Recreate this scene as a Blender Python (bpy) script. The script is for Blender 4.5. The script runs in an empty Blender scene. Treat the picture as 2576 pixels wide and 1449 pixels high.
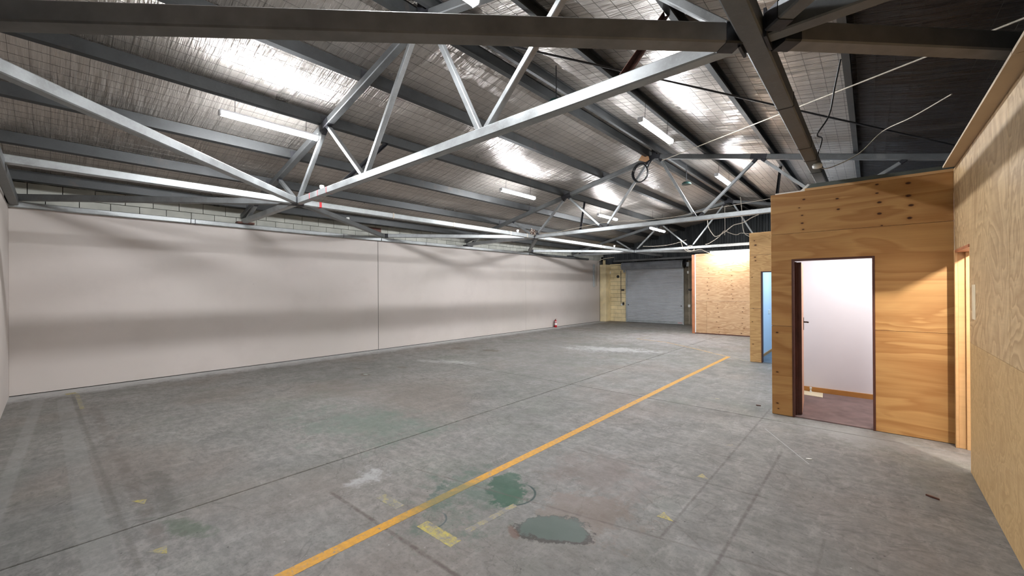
import bpy, bmesh, math, random
from mathutils import Vector, Matrix, noise as mnoise
random.seed(7)
S = bpy.context.scene
C = S.collection

# ------------------------------------------------------------------ camera, world, exposure
YAW, PITCH, ROLL = math.radians(41.422), math.radians(0.092), math.radians(-0.360)
FPX, CAMZ = 1022.8, 1.68
def cam_axes():
    right = Vector((math.cos(YAW), math.sin(YAW), 0)); fwd = Vector((-math.sin(YAW), math.cos(YAW), 0)); up = Vector((0, 0, 1))
    f2 = fwd*math.cos(PITCH) + up*math.sin(PITCH); u2 = up*math.cos(PITCH) - fwd*math.sin(PITCH)
    return right*math.cos(ROLL) + u2*math.sin(ROLL), u2*math.cos(ROLL) - right*math.sin(ROLL), f2
r_, u_, f_ = cam_axes()
cd = bpy.data.cameras.new('camera'); cam = bpy.data.objects.new('camera', cd); C.objects.link(cam)
m = Matrix((r_, u_, -f_)).transposed().to_4x4(); m.translation = Vector((0, 0, CAMZ)); cam.matrix_world = m
cd.sensor_width = 36.0; cd.lens = FPX/2576*36.0; cd.clip_start = 0.03; cd.clip_end = 100
S.camera = cam
w = bpy.data.worlds.new('world'); S.world = w; w.use_nodes = True
w.node_tree.nodes['Background'].inputs[0].default_value = (0.55, 0.65, 0.8, 1)
w.node_tree.nodes['Background'].inputs[1].default_value = 0.0
S.view_settings.view_transform = 'Standard'; S.view_settings.look = 'None'
S.view_settings.exposure = 1.6; S.view_settings.gamma = 1.0; S.view_settings.use_curve_mapping = False
TUBE = 104.0            # emission of the batten diffusers
def area(name, loc, size, power, col=(1, 1, 1), rot=(0, 0, 0), sy=None):
    l = bpy.data.lights.new(name, 'AREA'); l.energy = power; l.color = col; l.size = size
    if sy: l.shape = 'RECTANGLE'; l.size_y = sy
    o = bpy.data.objects.new(name, l); C.objects.link(o); o.location = loc; o.rotation_euler = rot
    return o
area('office_light', (0.15, 7.2, 2.55), 0.6, 13, (0.97, 0.97, 0.98))            # room behind the near doorway
area('far_office_light', (-1.0, 11.9, 2.5), 0.8, 16, (0.62, 0.82, 1.0))      # room behind the far doorway, daylight coloured
pl = bpy.data.lights.new('side_room_light', 'POINT'); pl.energy = 60; pl.color = (1, 0.94, 0.86); pl.shadow_soft_size = 0.03
po = bpy.data.objects.new('side_room_light', pl); C.objects.link(po); po.location = (1.11, 5.0, 2.25)   # bare bulb in the room beyond the side door

# ------------------------------------------------------------------ node helpers
class NB:
    def __init__(s, name):
        s.m = bpy.data.materials.new(name); s.m.use_nodes = True; s.t = s.m.node_tree; s.n = s.t.nodes; s.l = s.t.links
        s.bsdf = s.n['Principled BSDF']; s._pos = None
    def _set(s, sock, v):
        if hasattr(v, 'node'): s.l.new(v, sock)
        elif v is not None:
            if isinstance(v, (tuple, list)) and len(v) == 3 and sock.type == 'RGBA': v = (*v, 1)
            sock.default_value = v
    def pos(s):
        if s._pos is None: s._pos = s.n.new('ShaderNodeNewGeometry').outputs['Position']
        return s._pos
    def math(s, op, a, b=None, clamp=False):
        n = s.n.new('ShaderNodeMath'); n.operation = op; n.use_clamp = clamp
        s._set(n.inputs[0], a)
        if b is not None: s._set(n.inputs[1], b)
        return n.outputs[0]
    def vm(s, op, a, b=None):
        n = s.n.new('ShaderNodeVectorMath'); n.operation = op; s._set(n.inputs[0], a)
        if op == 'SCALE': s._set(n.inputs['Scale'], b)
        elif b is not None: s._set(n.inputs[1], b)
        return n.outputs['Value'] if op in ('DOT_PRODUCT', 'LENGTH', 'DISTANCE') else n.outputs[0]
    def mapping(s, v, scale=(1, 1, 1), rot=(0, 0, 0), loc=(0, 0, 0)):
        n = s.n.new('ShaderNodeMapping'); s._set(n.inputs[0], v)
        n.inputs['Scale'].default_value = scale; n.inputs['Rotation'].default_value = rot; n.inputs['Location'].default_value = loc
        return n.outputs[0]
    def noise(s, v, scale, detail=3, rough=0.55, dist=0.0, out=0):
        n = s.n.new('ShaderNodeTexNoise'); s._set(n.inputs['Vector'], v); n.inputs['Scale'].default_value = scale
        n.inputs['Detail'].default_value = detail; n.inputs['Roughness'].default_value = rough; n.inputs['Distortion'].default_value = dist
        return n.outputs[out]
    def voro(s, v, scale, feat='F1', out=0):
        n = s.n.new('ShaderNodeTexVoronoi'); n.feature = feat; s._set(n.inputs['Vector'], v); n.inputs['Scale'].default_value = scale
        return n.outputs[out]
    def rng(s, v, a, b, c=0.0, d=1.0):
        n = s.n.new('ShaderNodeMapRange'); n.clamp = True; s._set(n.inputs[0], v)
        for i, q in enumerate((a, b, c, d)): n.inputs[i+1].default_value = q
        return n.outputs[0]
    def mix(s, f, a, b, mode='MIX'):
        n = s.n.new('ShaderNodeMix'); n.data_type = 'RGBA'; n.blend_type = mode; n.clamp_factor = True
        s._set(n.inputs[0], f); s._set(n.inputs[6], a); s._set(n.inputs[7], b); return n.outputs[2]
    def ramp(s, v, stops):
        n = s.n.new('ShaderNodeValToRGB'); s._set(n.inputs[0], v); e = n.color_ramp.elements
        while len(e) < len(stops): e.new(0.5)
        for q, (p, c) in zip(e, stops): q.position = p; q.color = (*c, 1)
        return n.outputs[0]
    def bump(s, h, strength=0.3, dist=0.01, normal=None):
        n = s.n.new('ShaderNodeBump'); n.inputs['Strength'].default_value = strength; n.inputs['Distance'].default_value = dist
        s._set(n.inputs['Height'], h)
        if normal is not None: s._set(n.inputs['Normal'], normal)
        return n.outputs[0]
    def out(s, col=None, rough=None, metal=None, normal=None, spec=None):
        if col is not None: s._set(s.bsdf.inputs['Base Color'], col)
        if rough is not None: s._set(s.bsdf.inputs['Roughness'], rough)
        if metal is not None: s._set(s.bsdf.inputs['Metallic'], metal)
        if normal is not None: s._set(s.bsdf.inputs['Normal'], normal)
        if spec is not None: s._set(s.bsdf.inputs['Specular IOR Level'], spec)
        return s.m
    # masks on world XY
    def ell(s, p, cx, cy, rx, ry, ang=0.0, wob=None, amp=0.5, soft=0.3):
        q = s.vm('SUBTRACT', p, (cx, cy, 0))
        if ang: q = s.mapping(q, rot=(0, 0, -math.radians(ang)))
        q = s.vm('MULTIPLY', q, (1/rx, 1/ry, 0)); d = s.vm('LENGTH', q)
        if wob is not None: d = s.math('ADD', d, s.math('MULTIPLY', wob, amp))
        return s.rng(d, 1.0, 1.0-soft)
    def seg(s, p, x0, y0, x1, y1, wd, soft=0.5, wob=None, amp=0.0):
        L2 = (x1-x0)**2 + (y1-y0)**2
        q = s.vm('MULTIPLY', s.vm('SUBTRACT', p, (x0, y0, 0)), (1, 1, 0))
        t = s.math('DIVIDE', s.vm('DOT_PRODUCT', q, (x1-x0, y1-y0, 0)), L2, clamp=True)
        d = s.vm('DISTANCE', q, s.vm('SCALE', (x1-x0, y1-y0, 0.0), t))
        if wob is not None: d = s.math('ADD', d, s.math('MULTIPLY', wob, amp))
        return s.rng(d, wd/2, wd/2*(1-soft))

def srgb(r, g, b):
    f = lambda c: (c/255/12.92) if c/255 <= 0.04045 else ((c/255+0.055)/1.055)**2.4
    return (f(r), f(g), f(b))

def plain(name, col, rough=0.6, metal=0.0, nscale=6, namp=0.12, bump=0.0, bscale=60):
    b = NB(name); p = b.pos()
    n = b.noise(p, nscale, 4); f = b.rng(n, 0.3, 0.7, 1-namp, 1+namp)
    c = b.vm('SCALE', tuple(col), f)
    nr = b.bump(b.noise(p, bscale, 3), bump, 0.004) if bump else None
    return b.out(c, rough, metal, nr)

# ------------------------------------------------------------------ materials
def concrete_color(b):
    p = b.pos()
    w1 = b.math('MULTIPLY', b.math('SUBTRACT', b.noise(p, 3.2, 6, 0.7), 0.5), 2.6)          # wobble for stain edges
    w2 = b.math('SUBTRACT', b.noise(p, 14, 4, 0.7), 0.5)
    wob = b.math('ADD', w1, b.math('MULTIPLY', w2, 1.6))
    base = b.ramp(b.noise(p, 0.7, 6, 0.62, 0.3), [(0.30, srgb(136, 135, 128)), (0.50, srgb(153, 150, 144)), (0.70, srgb(168, 162, 156))])
    fine = b.noise(b.mapping(p, (1, 1.6, 1)), 9, 8, 0.72)
    c = b.mix(b.rng(fine, 0.40, 0.60, 0, 0.7), base, srgb(118, 115, 110))
    c = b.mix(b.rng(b.noise(b.mapping(p, (3.0, 0.8, 1), loc=(4, 2, 0)), 3.1, 6, 0.7), 0.54, 0.70, 0, 0.5), c, srgb(182, 178, 172))
    # brown / green casts
    c = b.mix(b.rng(b.noise(p, 0.45, 3, 0.5), 0.50, 0.64, 0, 0.30), c, srgb(152, 132, 118))
    c = b.mix(b.rng(b.noise(b.mapping(p, loc=(9, 3, 0)), 0.6, 4, 0.6), 0.56, 0.70, 0, 0.25), c, srgb(120, 132, 112))
    # fine flecks
    v = b.voro(p, 9); c = b.mix(b.rng(v, 0.055, 0.02, 0, 0.9), c, srgb(205, 205, 200))
    v = b.voro(b.mapping(p, loc=(3.3, 1.7, 0)), 6.3); c = b.mix(b.rng(v, 0.05, 0.02, 0, 0.85), c, srgb(52, 48, 46))
    mot = b.noise(p, 38, 4, 0.7); c = b.mix(b.rng(mot, 0.52, 0.68, 0, 0.42), c, srgb(96, 93, 89))
    bl = b.noise(b.mapping(p, loc=(2, 8, 0)), 1.9, 7, 0.72, 0.6); c = b.mix(b.rng(bl, 0.56, 0.66, 0, 0.4), c, srgb(112, 108, 104))
    cr = b.math('ABSOLUTE', b.math('SUBTRACT', b.noise(b.mapping(p, loc=(1, 5, 0)), 1.1, 5, 0.6, 0.8), 0.5)); c = b.mix(b.rng(cr, 0.008, 0.002, 0, 0.35), c, srgb(96, 90, 86))
    def put(mask, col, k=1.0):
        nonlocal c
        c = b.mix(b.math('MULTIPLY', mask, k), c, srgb(*col))
    rag = b.rng(b.noise(p, 11, 5, 0.7), 0.42, 0.55)      # ragged worn mask
    rag2 = b.rng(b.noise(b.mapping(p, loc=(5, 5, 0)), 5, 5, 0.7), 0.40, 0.60)
    # dusty white band at the foot of the long wall, paler ellipse in front of the side door
    put(b.seg(p, -10.30, -0.4, -10.30, 18, 1.3, 0.7, wob, 0.35), (214, 213, 210), 0.85)
    put(b.ell(p, -0.1, 6.0, 0.95, 0.42, -6, wob, 0.7, 0.6), (188, 186, 182), 0.45)
    put(b.ell(p, -4.9, 13.6, 2.6, 2.2, 0, wob, 1.2, 0.7), (196, 190, 190), 0.5)
    put(b.ell(p, -7.3, 6.1, 0.75, 0.28, 25, wob, 1.2, 0.9), (206, 204, 200), 0.6)
    put(b.ell(p, -5.4, 10.1, 1.5, 0.45, 20, wob, 1.4, 0.5), (206, 204, 202), 0.65)
    put(b.ell(p, -3.38, 1.85, 0.15, 0.24, 30, wob, 1.8, 0.9), (206, 204, 202), 0.6)
    # green paint spill and its circles
    put(b.math('MULTIPLY', b.ell(p, -2.45, 2.25, 0.55, 0.62, 20, wob, 1.1, 0.5), rag2), (92, 112, 98), 0.75)
    put(b.ell(p, -2.30, 2.52, 0.17, 0.30, 42, wob, 0.7, 0.22), (58, 94, 74), 0.85)
    put(b.ell(p, -2.17, 2.42, 0.13, 0.17, 10, wob, 0.8, 0.22), (72, 104, 84), 0.8)
    put(b.ell(p, -2.68, 2.05, 0.06, 0.38, 24, wob, 1.6, 0.5), (70, 98, 88), 0.6)
    put(b.ell(p, -4.7, 2.6, 1.2, 0.7, 20, wob, 1.2, 0.8), (112, 130, 116), 0.55)
    put(b.ell(p, -3.68, 0.62, 0.30, 0.10, 20, wob, 1.0, 0.6), (84, 104, 80), 0.6)
    put(b.ell(p, -4.45, 0.62, 0.8, 0.12, 0, wob, 1.2, 0.7), (104, 100, 92), 0.6)
    ring = lambda cx, cy, r, wd: b.rng(b.math('ABSOLUTE', b.math('SUBTRACT', b.vm('DISTANCE', b.vm('MULTIPLY', p, (1, 1, 0)), (cx, cy, 0)), r)), wd, wd*0.4)
    half = b.rng(b.math('SUBTRACT', b.vm('DOT_PRODUCT', p, (1, 0.35, 0)), -1.27), -0.06, 0.04)
    put(b.math('MULTIPLY', ring(-2.22, 2.50, 0.19, 0.012), half), (44, 72, 68), 0.85)
    put(b.math('MULTIPLY', ring(-2.42, 1.82, 0.12, 0.009), b.rng(b.vm('DOT_PRODUCT', p, (1, 0, 0)), -2.45, -2.38)), (72, 90, 92), 0.8)
    # worn oval patch with a dark rim, brown halo above it
    put(b.ell(p, -1.60, 2.62, 0.40, 0.36, 20, wob, 0.9, 0.3), (140, 122, 110), 0.55)
    put(b.ell(p, -1.66, 2.31, 0.165, 0.29, -58, wob, 0.55, 0.10), (78, 74, 68), 0.9)
    put(b.ell(p, -1.67, 2.325, 0.145, 0.265, -58, wob, 0.5, 0.12), (100, 112, 104), 0.95)
    put(b.ell(p, -1.85, 3.3, 0.55, 0.55, 10, wob, 1.0, 0.5), (140, 124, 116), 0.45)
    put(b.ell(p, -1.86, 2.10, 0.10, 0.035, -30, wob, 0.6, 0.4), (124, 96, 82), 0.7)
    # damp spots far off
    for x, y, a, q in ((-7.8, 7.9, .34, .17), (-8.7, 7.6, .40, .12), (-7.6, 5.0, .16, .09), (-7.5, 4.1, .15, .1), (-8.2, 4.3, .12, .06)):
        put(b.ell(p, x, y, a, q, 15, wob, 0.7, 0.3), (112, 100, 88), 0.75)
    put(b.ell(p, -7.52, 4.12, 0.08, 0.05, 0, wob, 0.5, 0.5), (190, 200, 190), 0.7)
    # old partition marks, saw cuts
    lines = [(-3.36, 1.53, -1.7, 1.57, .045, (98, 84, 76), .75), (-3.9, 2.2, -3.2, 2.25, .03, (104, 100, 94), .4), (-3.2, 2.25, -0.3, 2.86, .03, (104, 92, 86), .55),
             (-1.07, 2.7, -1.05, 6.6, .03, (98, 86, 82), .6), (-0.72, 1.9, -0.69, 4.9, .035, (96, 84, 80), .65), (-2.4, 3.6, -0.4, 3.78, .025, (98, 90, 86), .55),
             (-2.9, 4.6, -0.4, 4.35, .025, (104, 96, 90), .45), (-1.5, 3.25, -0.3, 2.4, .02, (104, 94, 88), .4), (-3.35, 0.35, -9.8, 0.22, .05, (112, 106, 98), .55),
             (-2.63, 0.95, -2.45, 10.6, .05, (118, 108, 100), .35), (-0.28, 1.3, -0.24, 3.4, .025, (104, 96, 92), .4), (-8.9, 7.0, -4.3, 6.9, .03, (120, 112, 106), .3)]
    for x0, y0, x1, y1, wd, col, k in lines:
        put(b.math('MULTIPLY', b.seg(p, x0, y0, x1, y1, wd, 0.7, w2, 0.02), b.rng(rag, 0, 1, 0.45, 1)), col, k)
    put(b.math('MULTIPLY', b.seg(p, -9.4, 0.13, -3.3, 0.20, .17, 0.15, w2, 0.02), 0.7), (166, 164, 160), 0.45)
    put(b.math('MULTIPLY', b.seg(p, -8.6, 0.40, -3.6, 0.48, .12, 0.5, w2, 0.03), rag2), (116, 106, 98), 0.6)
    put(b.seg(p, -9.8, -0.12, -4.6, -0.30, .12, 0.3, w2, 0.02), (172, 170, 166), 0.35)
    # white scratches
    for x0, y0, x1, y1 in ((-0.95, 5.6, -0.45, 4.75), (-0.42, 2.55, -0.36, 2.45), (-9.0, 3.2, -8.9, 5.2), (-0.2, 2.3, -0.1, 2.24)):
        put(b.seg(p, x0, y0, x1, y1, .014, 0.6, w2, 0.008), (205, 205, 202), 0.6)
    h = b.math('ADD', fine, b.math('MULTIPLY', mot, 0.5)); c = b.vm('SCALE', c, 0.66)
    return c, h, rag, wob

def concrete():
    b = NB('worn_concrete'); c, h, _, _ = concrete_color(b); p = b.pos()
    r = b.rng(b.noise(p, 3.0, 4), 0.35, 0.65, 0.52, 0.74)
    return b.out(c, r, 0.0, b.bump(h, 0.16, 0.004), 0.35)
def floor_paint(name, col, wear_lo, wear_hi, mixk=0.0, mixcol=(90, 100, 70)):
    b = NB(name); p = b.pos()
    n = b.math('ADD', b.math('MULTIPLY', b.noise(p, 16, 6, 0.75), 0.7), b.math('MULTIPLY', b.noise(p, 70, 3, 0.7), 0.3))
    con = b.ramp(b.noise(p, 9, 5), [(0.3, srgb(104, 101, 95)), (0.7, srgb(132, 128, 123))])
    c = b.mix(b.rng(n, wear_lo, wear_hi, 0, 1), con, b.mix(b.rng(b.noise(p, 30, 3), 0.3, 0.7), srgb(*col), srgb(*[int(q*0.88) for q in col])))
    if mixk: c = b.mix(b.math('MULTIPLY', b.ell(p, -2.5, 2.1, 0.3, 0.5, 0, b.math('SUBTRACT', b.noise(p, 8, 4), .5), 1.0, .5), mixk), c, srgb(*mixcol))
    return b.out(c, 0.6, 0)
def plaster():
    b = NB('taupe_painted_plasterboard'); p = b.pos()
    c = b.mix(b.rng(b.noise(p, 0.35, 3, 0.5), 0.35, 0.65), srgb(194, 186, 178), srgb(202, 193, 186))
    c = b.mix(b.rng(b.noise(p, 1.6, 5, 0.6), 0.5, 0.75, 0, 0.25), c, srgb(178, 168, 160))
    c = b.mix(b.rng(b.voro(p, 1.7), 0.02, 0.008, 0, 0.6), c, srgb(120, 110, 104))
    return b.out(c, 0.55, 0, b.bump(b.noise(p, 160, 2), 0.08, 0.002), 0.3)
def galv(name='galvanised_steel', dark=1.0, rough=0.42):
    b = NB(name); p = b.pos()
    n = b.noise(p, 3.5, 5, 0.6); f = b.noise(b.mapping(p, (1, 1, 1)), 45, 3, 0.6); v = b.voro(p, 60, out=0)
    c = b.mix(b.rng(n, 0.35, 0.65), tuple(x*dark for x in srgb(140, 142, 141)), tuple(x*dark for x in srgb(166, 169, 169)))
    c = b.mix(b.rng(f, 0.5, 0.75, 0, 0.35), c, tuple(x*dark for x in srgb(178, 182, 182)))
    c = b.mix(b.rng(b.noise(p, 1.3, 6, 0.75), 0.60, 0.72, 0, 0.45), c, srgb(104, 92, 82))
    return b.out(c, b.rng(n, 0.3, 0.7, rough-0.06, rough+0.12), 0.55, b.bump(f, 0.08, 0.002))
def foil():
    b = NB('foil_sarking'); p = b.pos()
    w1 = b.noise(b.mapping(p, (0.55, 9.5, 0.55)), 1.6, 3, 0.5, 0.25)       # wrinkles running from eave to ridge
    w2 = b.noise(b.mapping(p, (1.6, 26, 1.6)), 1.4, 4, 0.6, 0.5)
    w3 = b.noise(p, 2.3, 3, 0.5, 1.2)
    h = b.math('ADD', b.math('MULTIPLY', w1, 0.9), b.math('ADD', b.math('MULTIPLY', w2, 0.9), b.math('MULTIPLY', w3, 0.25)))
    c = b.mix(b.rng(b.noise(p, 0.8, 5, 0.6), 0.35, 0.65), srgb(182, 175, 168), srgb(206, 199, 191))
    spots = b.rng(b.voro(b.mapping(p, (1, 1, 1)), 13), 0.22, 0.14)
    cl = b.ell(p, -4.35, 3.9, 0.42, 1.5, 0, b.math('SUBTRACT', b.noise(p, 2.5, 4), .5), 1.6, 0.9)
    keep = b.rng(b.noise(p, 9, 2), 0.47, 0.55)
    c = b.mix(b.math('MULTIPLY', b.math('MULTIPLY', spots, cl), keep), c, srgb(70, 38, 30))
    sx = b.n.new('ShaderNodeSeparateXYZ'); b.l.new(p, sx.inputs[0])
    c = b.mix(b.rng(sx.outputs['X'], -0.19, -0.17), c, srgb(74, 68, 66))       # darker base colour on the last strips
    return b.out(c, b.rng(b.noise(p, 1.1, 4), 0.3, 0.7, 0.27, 0.38), 0.70, b.bump(h, 1.0, 0.04))
def plywood(name, light, darkc, gx=0.35, gz=2.2, bands=15.0, along='x', contrast=0.6, knots=(), plane='xz', roughs=0.55):
    b = NB(name); p = b.pos()
    sep = b.n.new('ShaderNodeSeparateXYZ'); b.l.new(p, sep.inputs[0])
    h = sep.outputs['X'] if plane == 'xz' else sep.outputs['Y']; z = sep.outputs['Z']
    oi = b.n.new('ShaderNodeObjectInfo').outputs['Random']
    off = b.math('MULTIPLY', oi, 37.0)
    comb = b.n.new('ShaderNodeCombineXYZ')
    sx, sz = (gx, gz) if along == 'x' else (gz, gx)
    b.l.new(b.math('MULTIPLY', h, sx), comb.inputs[0]); b.l.new(b.math('MULTIPLY', z, sz), comb.inputs[1]); b.l.new(off, comb.inputs[2])
    q = comb.outputs[0]
    n1 = b.noise(q, 1.35, 3.5, 0.52, 0.55)
    ph = b.math('MULTIPLY', n1, bands)
    fr = b.math('FRACT', ph)
    ln = b.rng(fr, 0.0, 0.75, 0, 1)                                    # saw profile: soft early wood, sharp late wood line
    edge = b.rng(fr, 0.80, 0.98, 1, 0)
    g = b.math('MULTIPLY', ln, edge)
    fine = b.noise(b.mapping(q, (2, 26, 1)) , 2.2, 3, 0.6)
    c = b.mix(b.math('MULTIPLY', g, contrast), srgb(*light), srgb(*darkc))
    c = b.mix(b.rng(fine, 0.45, 0.75, 0, 0.28), c, srgb(*[int(v*0.84) for v in darkc]))
    c = b.mix(b.rng(b.noise(q, 0.6, 2), 0.35, 0.7, 0, 0.35), c, srgb(*[min(255, int(v*1.05)) for v in light]))
    if knots:
        pk = b.n.new('ShaderNodeCombineXYZ'); b.l.new(h, pk.inputs[0]); b.l.new(z, pk.inputs[1]); pk = pk.outputs[0]
        wob = b.math('SUBTRACT', b.noise(p, 22, 3), 0.5)
        for kx, kz, s in knots:
            c = b.mix(b.math('MULTIPLY', b.ell(pk, kx, kz, 0.05*s, 0.032*s, 0, wob, 0.7, 0.8), 0.45), c, srgb(*darkc))
            c = b.mix(b.ell(pk, kx, kz, 0.021*s, 0.012*s, 0, wob, 0.5, 0.5), c, srgb(70, 40, 22))
    return b.out(c, roughs, 0, b.bump(fine, 0.10, 0.002), 0.35)
def emis(name, col, s):
    b = NB(name); b.bsdf.inputs['Base Color'].default_value = (0.9, 0.9, 0.9, 1)
    b.bsdf.inputs['Emission Color'].default_value = (*col, 1); b.bsdf.inputs['Emission Strength'].default_value = s
    return b.m
def corrug():
    b = NB('dark_wall_cladding'); p = b.pos()
    c = b.mix(b.rng(b.noise(b.mapping(p, (2, 1, 0.3)), 2.5, 4), 0.35, 0.65), srgb(52, 56, 58), srgb(78, 82, 84))
    return b.out(c, 0.55, 0.3)

M = {}
M['concrete'] = concrete()
M['yellow'] = floor_paint('yellow_line_paint', (204, 146, 28), 0.38, 0.47, 0.75)
M['yellow_old'] = floor_paint('faded_yellow_paint', (186, 168, 66), 0.42, 0.60)
M['yellow_ghost'] = floor_paint('worn_yellow_paint', (176, 162, 84), 0.48, 0.68)
M['yellow_thin'] = floor_paint('thin_yellow_paint', (196, 150, 70), 0.44, 0.58)
M['plaster'] = plaster()
M['galv'] = galv(); M['galv2'] = galv('dull_galvanised_steel', 0.46, 0.5); M['galv3'] = plain('dusty_brown_steel', srgb(126, 122, 118), 0.6, 0.1, 5, 0.2, 0.1, 60); M['web'] = galv('web_steel', 0.9, 0.38)
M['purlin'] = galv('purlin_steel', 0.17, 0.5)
M['primer'] = plain('black_weld_primer', srgb(46, 46, 50), 0.55, 0.2, 12, 0.4)
M['rust'] = plain('rusty_primer', srgb(96, 62, 52), 0.7, 0.1, 14, 0.35)
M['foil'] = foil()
M['wire'] = plain('safety_mesh_wire', srgb(84, 80, 74), 0.5, 0.5)
KN = [(-0.63, 2.79, 1), (-0.30, 2.75, 1), (-0.29, 2.62, 1.1), (-0.65, 2.59, .9), (-0.68, 2.69, .7), (-0.65, 2.49, 1), (-0.64, 2.41, .8), (0.06, 2.86, 1), (0.06, 2.76, 1),
      (0.08, 2.65, 1.3), (0.08, 2.52, 1.3), (0.32, 2.83, 1.3), (0.32, 2.69, 1.5), (0.34, 2.58, 1.4), (0.33, 2.44, 1.4), (-0.93, 1.08, 1), (-0.93, .56, 1), (-0.93, .15, .9), (-0.92, 0.08, .7), (0.10, 2.38, .7)]
M['ply_near'] = plywood('near_cabin_plywood', (192, 148, 92), (152, 100, 52), 0.34, 1.7, 7, 'x', 0.7, KN)
M['ply_side'] = plywood('side_partition_plywood', (198, 170, 128), (150, 118, 80), 0.62, 1.0, 18, 'z', 0.75, plane='yz')
M['ply_low'] = plywood('mottled_low_plywood', (194, 162, 114), (158, 124, 80), 2.0, 3.0, 9, 'z', 0.65, plane='yz')
K3 = []
for cx, z0, z1 in ((-4.36, 1.28, 2.5), (-3.62, 1.28, 2.4), (-4.06, 0.1, 1.15), (-3.28, 0.1, 1.15)):
    z = z0
    while z < z1: K3.append((cx + random.uniform(-.05, .05), z, random.choice((.9, 1.1, 1.3)))); z += random.uniform(.13, .22)
M['ply_far'] = plywood('pale_far_plywood', (206, 172, 134), (160, 118, 80), 0.5, 3.6, 12, 'x', 0.8, K3)
K2 = [(-1.95, 2.72, 1.0), (-1.93, 2.62, 1.6), (-1.94, 2.35, 1.3), (-1.93, 2.27, 1.1), (-2.0, 1.9, .8), (-1.98, 1.2, .7), (-2.0, .9, .7), (-1.99, .4, .8)]
M['ply_mid'] = plywood('mid_cabin_plywood', (214, 174, 118), (172, 124, 72), 0.5, 3.0, 12, 'x', 0.62, K2)
M['timber'] = plain('dark_stained_timber', srgb(84, 50, 40), 0.5, 0, 8, 0.2)
M['pine'] = plywood('orange_door_jamb_timber', (214, 172, 120), (186, 138, 86), 0.35, 6.0, 8, 'z', 0.4, plane='yz')
M['leaf'] = plain('pink_door_face', srgb(222, 168, 132), 0.5, 0, 3, 0.05)
M['redtimber'] = plain('red_brown_timber', srgb(176, 112, 76), 0.55, 0, 5, 0.15)
M['white'] = plain('white_painted_wall', srgb(232, 228, 230), 0.6, 0, 2, 0.015)
M['bluewhite'] = plain('cool_white_wall', srgb(214, 226, 238), 0.6, 0, 2, 0.015)
M['carpet'] = plain('brown_purple_carpet', srgb(124, 104, 100), 0.95, 0, 5, 0.2, 0.6, 300)
M['greycarpet'] = plain('grey_carpet', srgb(110, 120, 130), 0.95, 0, 5, 0.15)
M['skirt'] = plain('timber_skirting', srgb(186, 130, 66), 0.5, 0, 5, 0.12)
M['vinyl'] = plain('cream_vinyl', srgb(226, 214, 184), 0.5, 0, 4, 0.05)
M['blockcream'] = plain('cream_painted_block', srgb(232, 214, 170), 0.8, 0, 2.5, 0.14, 0.4, 40)
M['blockgrey'] = plain('grey_mortar_block', srgb(176, 176, 166), 0.85, 0, 3, 0.16, 0.4, 40)
M['mortar'] = plain('mortar', srgb(128, 116, 90), 0.9, 0, 5, 0.15)
M['mortargrey'] = plain('grey_mortar', srgb(104, 102, 96), 0.9, 0, 5, 0.15)
M['stainblock'] = plain('stained_block', srgb(120, 112, 96), 0.85, 0, 2.5, 0.3, 0.4, 40)
M['shutter'] = plain('roller_shutter_steel', srgb(206, 209, 213), 0.42, 0.35, 3, 0.06)
M['shutterdark'] = plain('roller_drum_steel', srgb(142, 146, 152), 0.45, 0.35, 2.5, 0.22)
M['guide'] = plain('shutter_guide_steel', srgb(176, 182, 184), 0.4, 0.4)
M['black'] = plain('black_rubber', srgb(26, 27, 30), 0.5)
M['dark'] = plain('dark_grey_metal', srgb(58, 58, 60), 0.5, 0.3)
M['whiteplastic'] = plain('white_plastic', srgb(226, 226, 220), 0.4)
M['cable'] = plain('pale_cable_sheath', srgb(186, 176, 160), 0.6, 0, 10, 0.15)
M['card'] = plain('brown_cardboard', srgb(176, 134, 96), 0.8)
M['red'] = plain('red_enamel', srgb(176, 24, 34), 0.3, 0, 5, 0.05)
M['redtape'] = plain('red_tape', srgb(170, 40, 44), 0.5)
M['label'] = plain('white_label', srgb(226, 214, 212), 0.5)
M['teal'] = plain('dark_teal_plastic', srgb(30, 62, 58), 0.35)
M['clad'] = corrug()
M['ceil'] = plain('ceiling_board', srgb(196, 176, 148), 0.7, 0, 3, 0.05)
M['flash'] = plain('grey_green_flashing', srgb(92, 98, 92), 0.5, 0.3, 4, 0.2)
M['tube'] = emis('lit_diffuser', (0.93, 0.955, 1.0), TUBE)
M['tube2'] = emis('lit_diffuser_dimmer', (1.0, 0.93, 0.86), TUBE*0.36)
M['tubecap'] = plain('batten_housing', srgb(220, 220, 222), 0.4)
M['brass'] = plain('brass_latch', srgb(190, 160, 100), 0.35, 0.8)
M['handle'] = plain('bronze_handle', srgb(70, 58, 50), 0.35, 0.8)
M['patch'] = plain('pale_filler_patch', srgb(214, 200, 170), 0.6)

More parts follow.
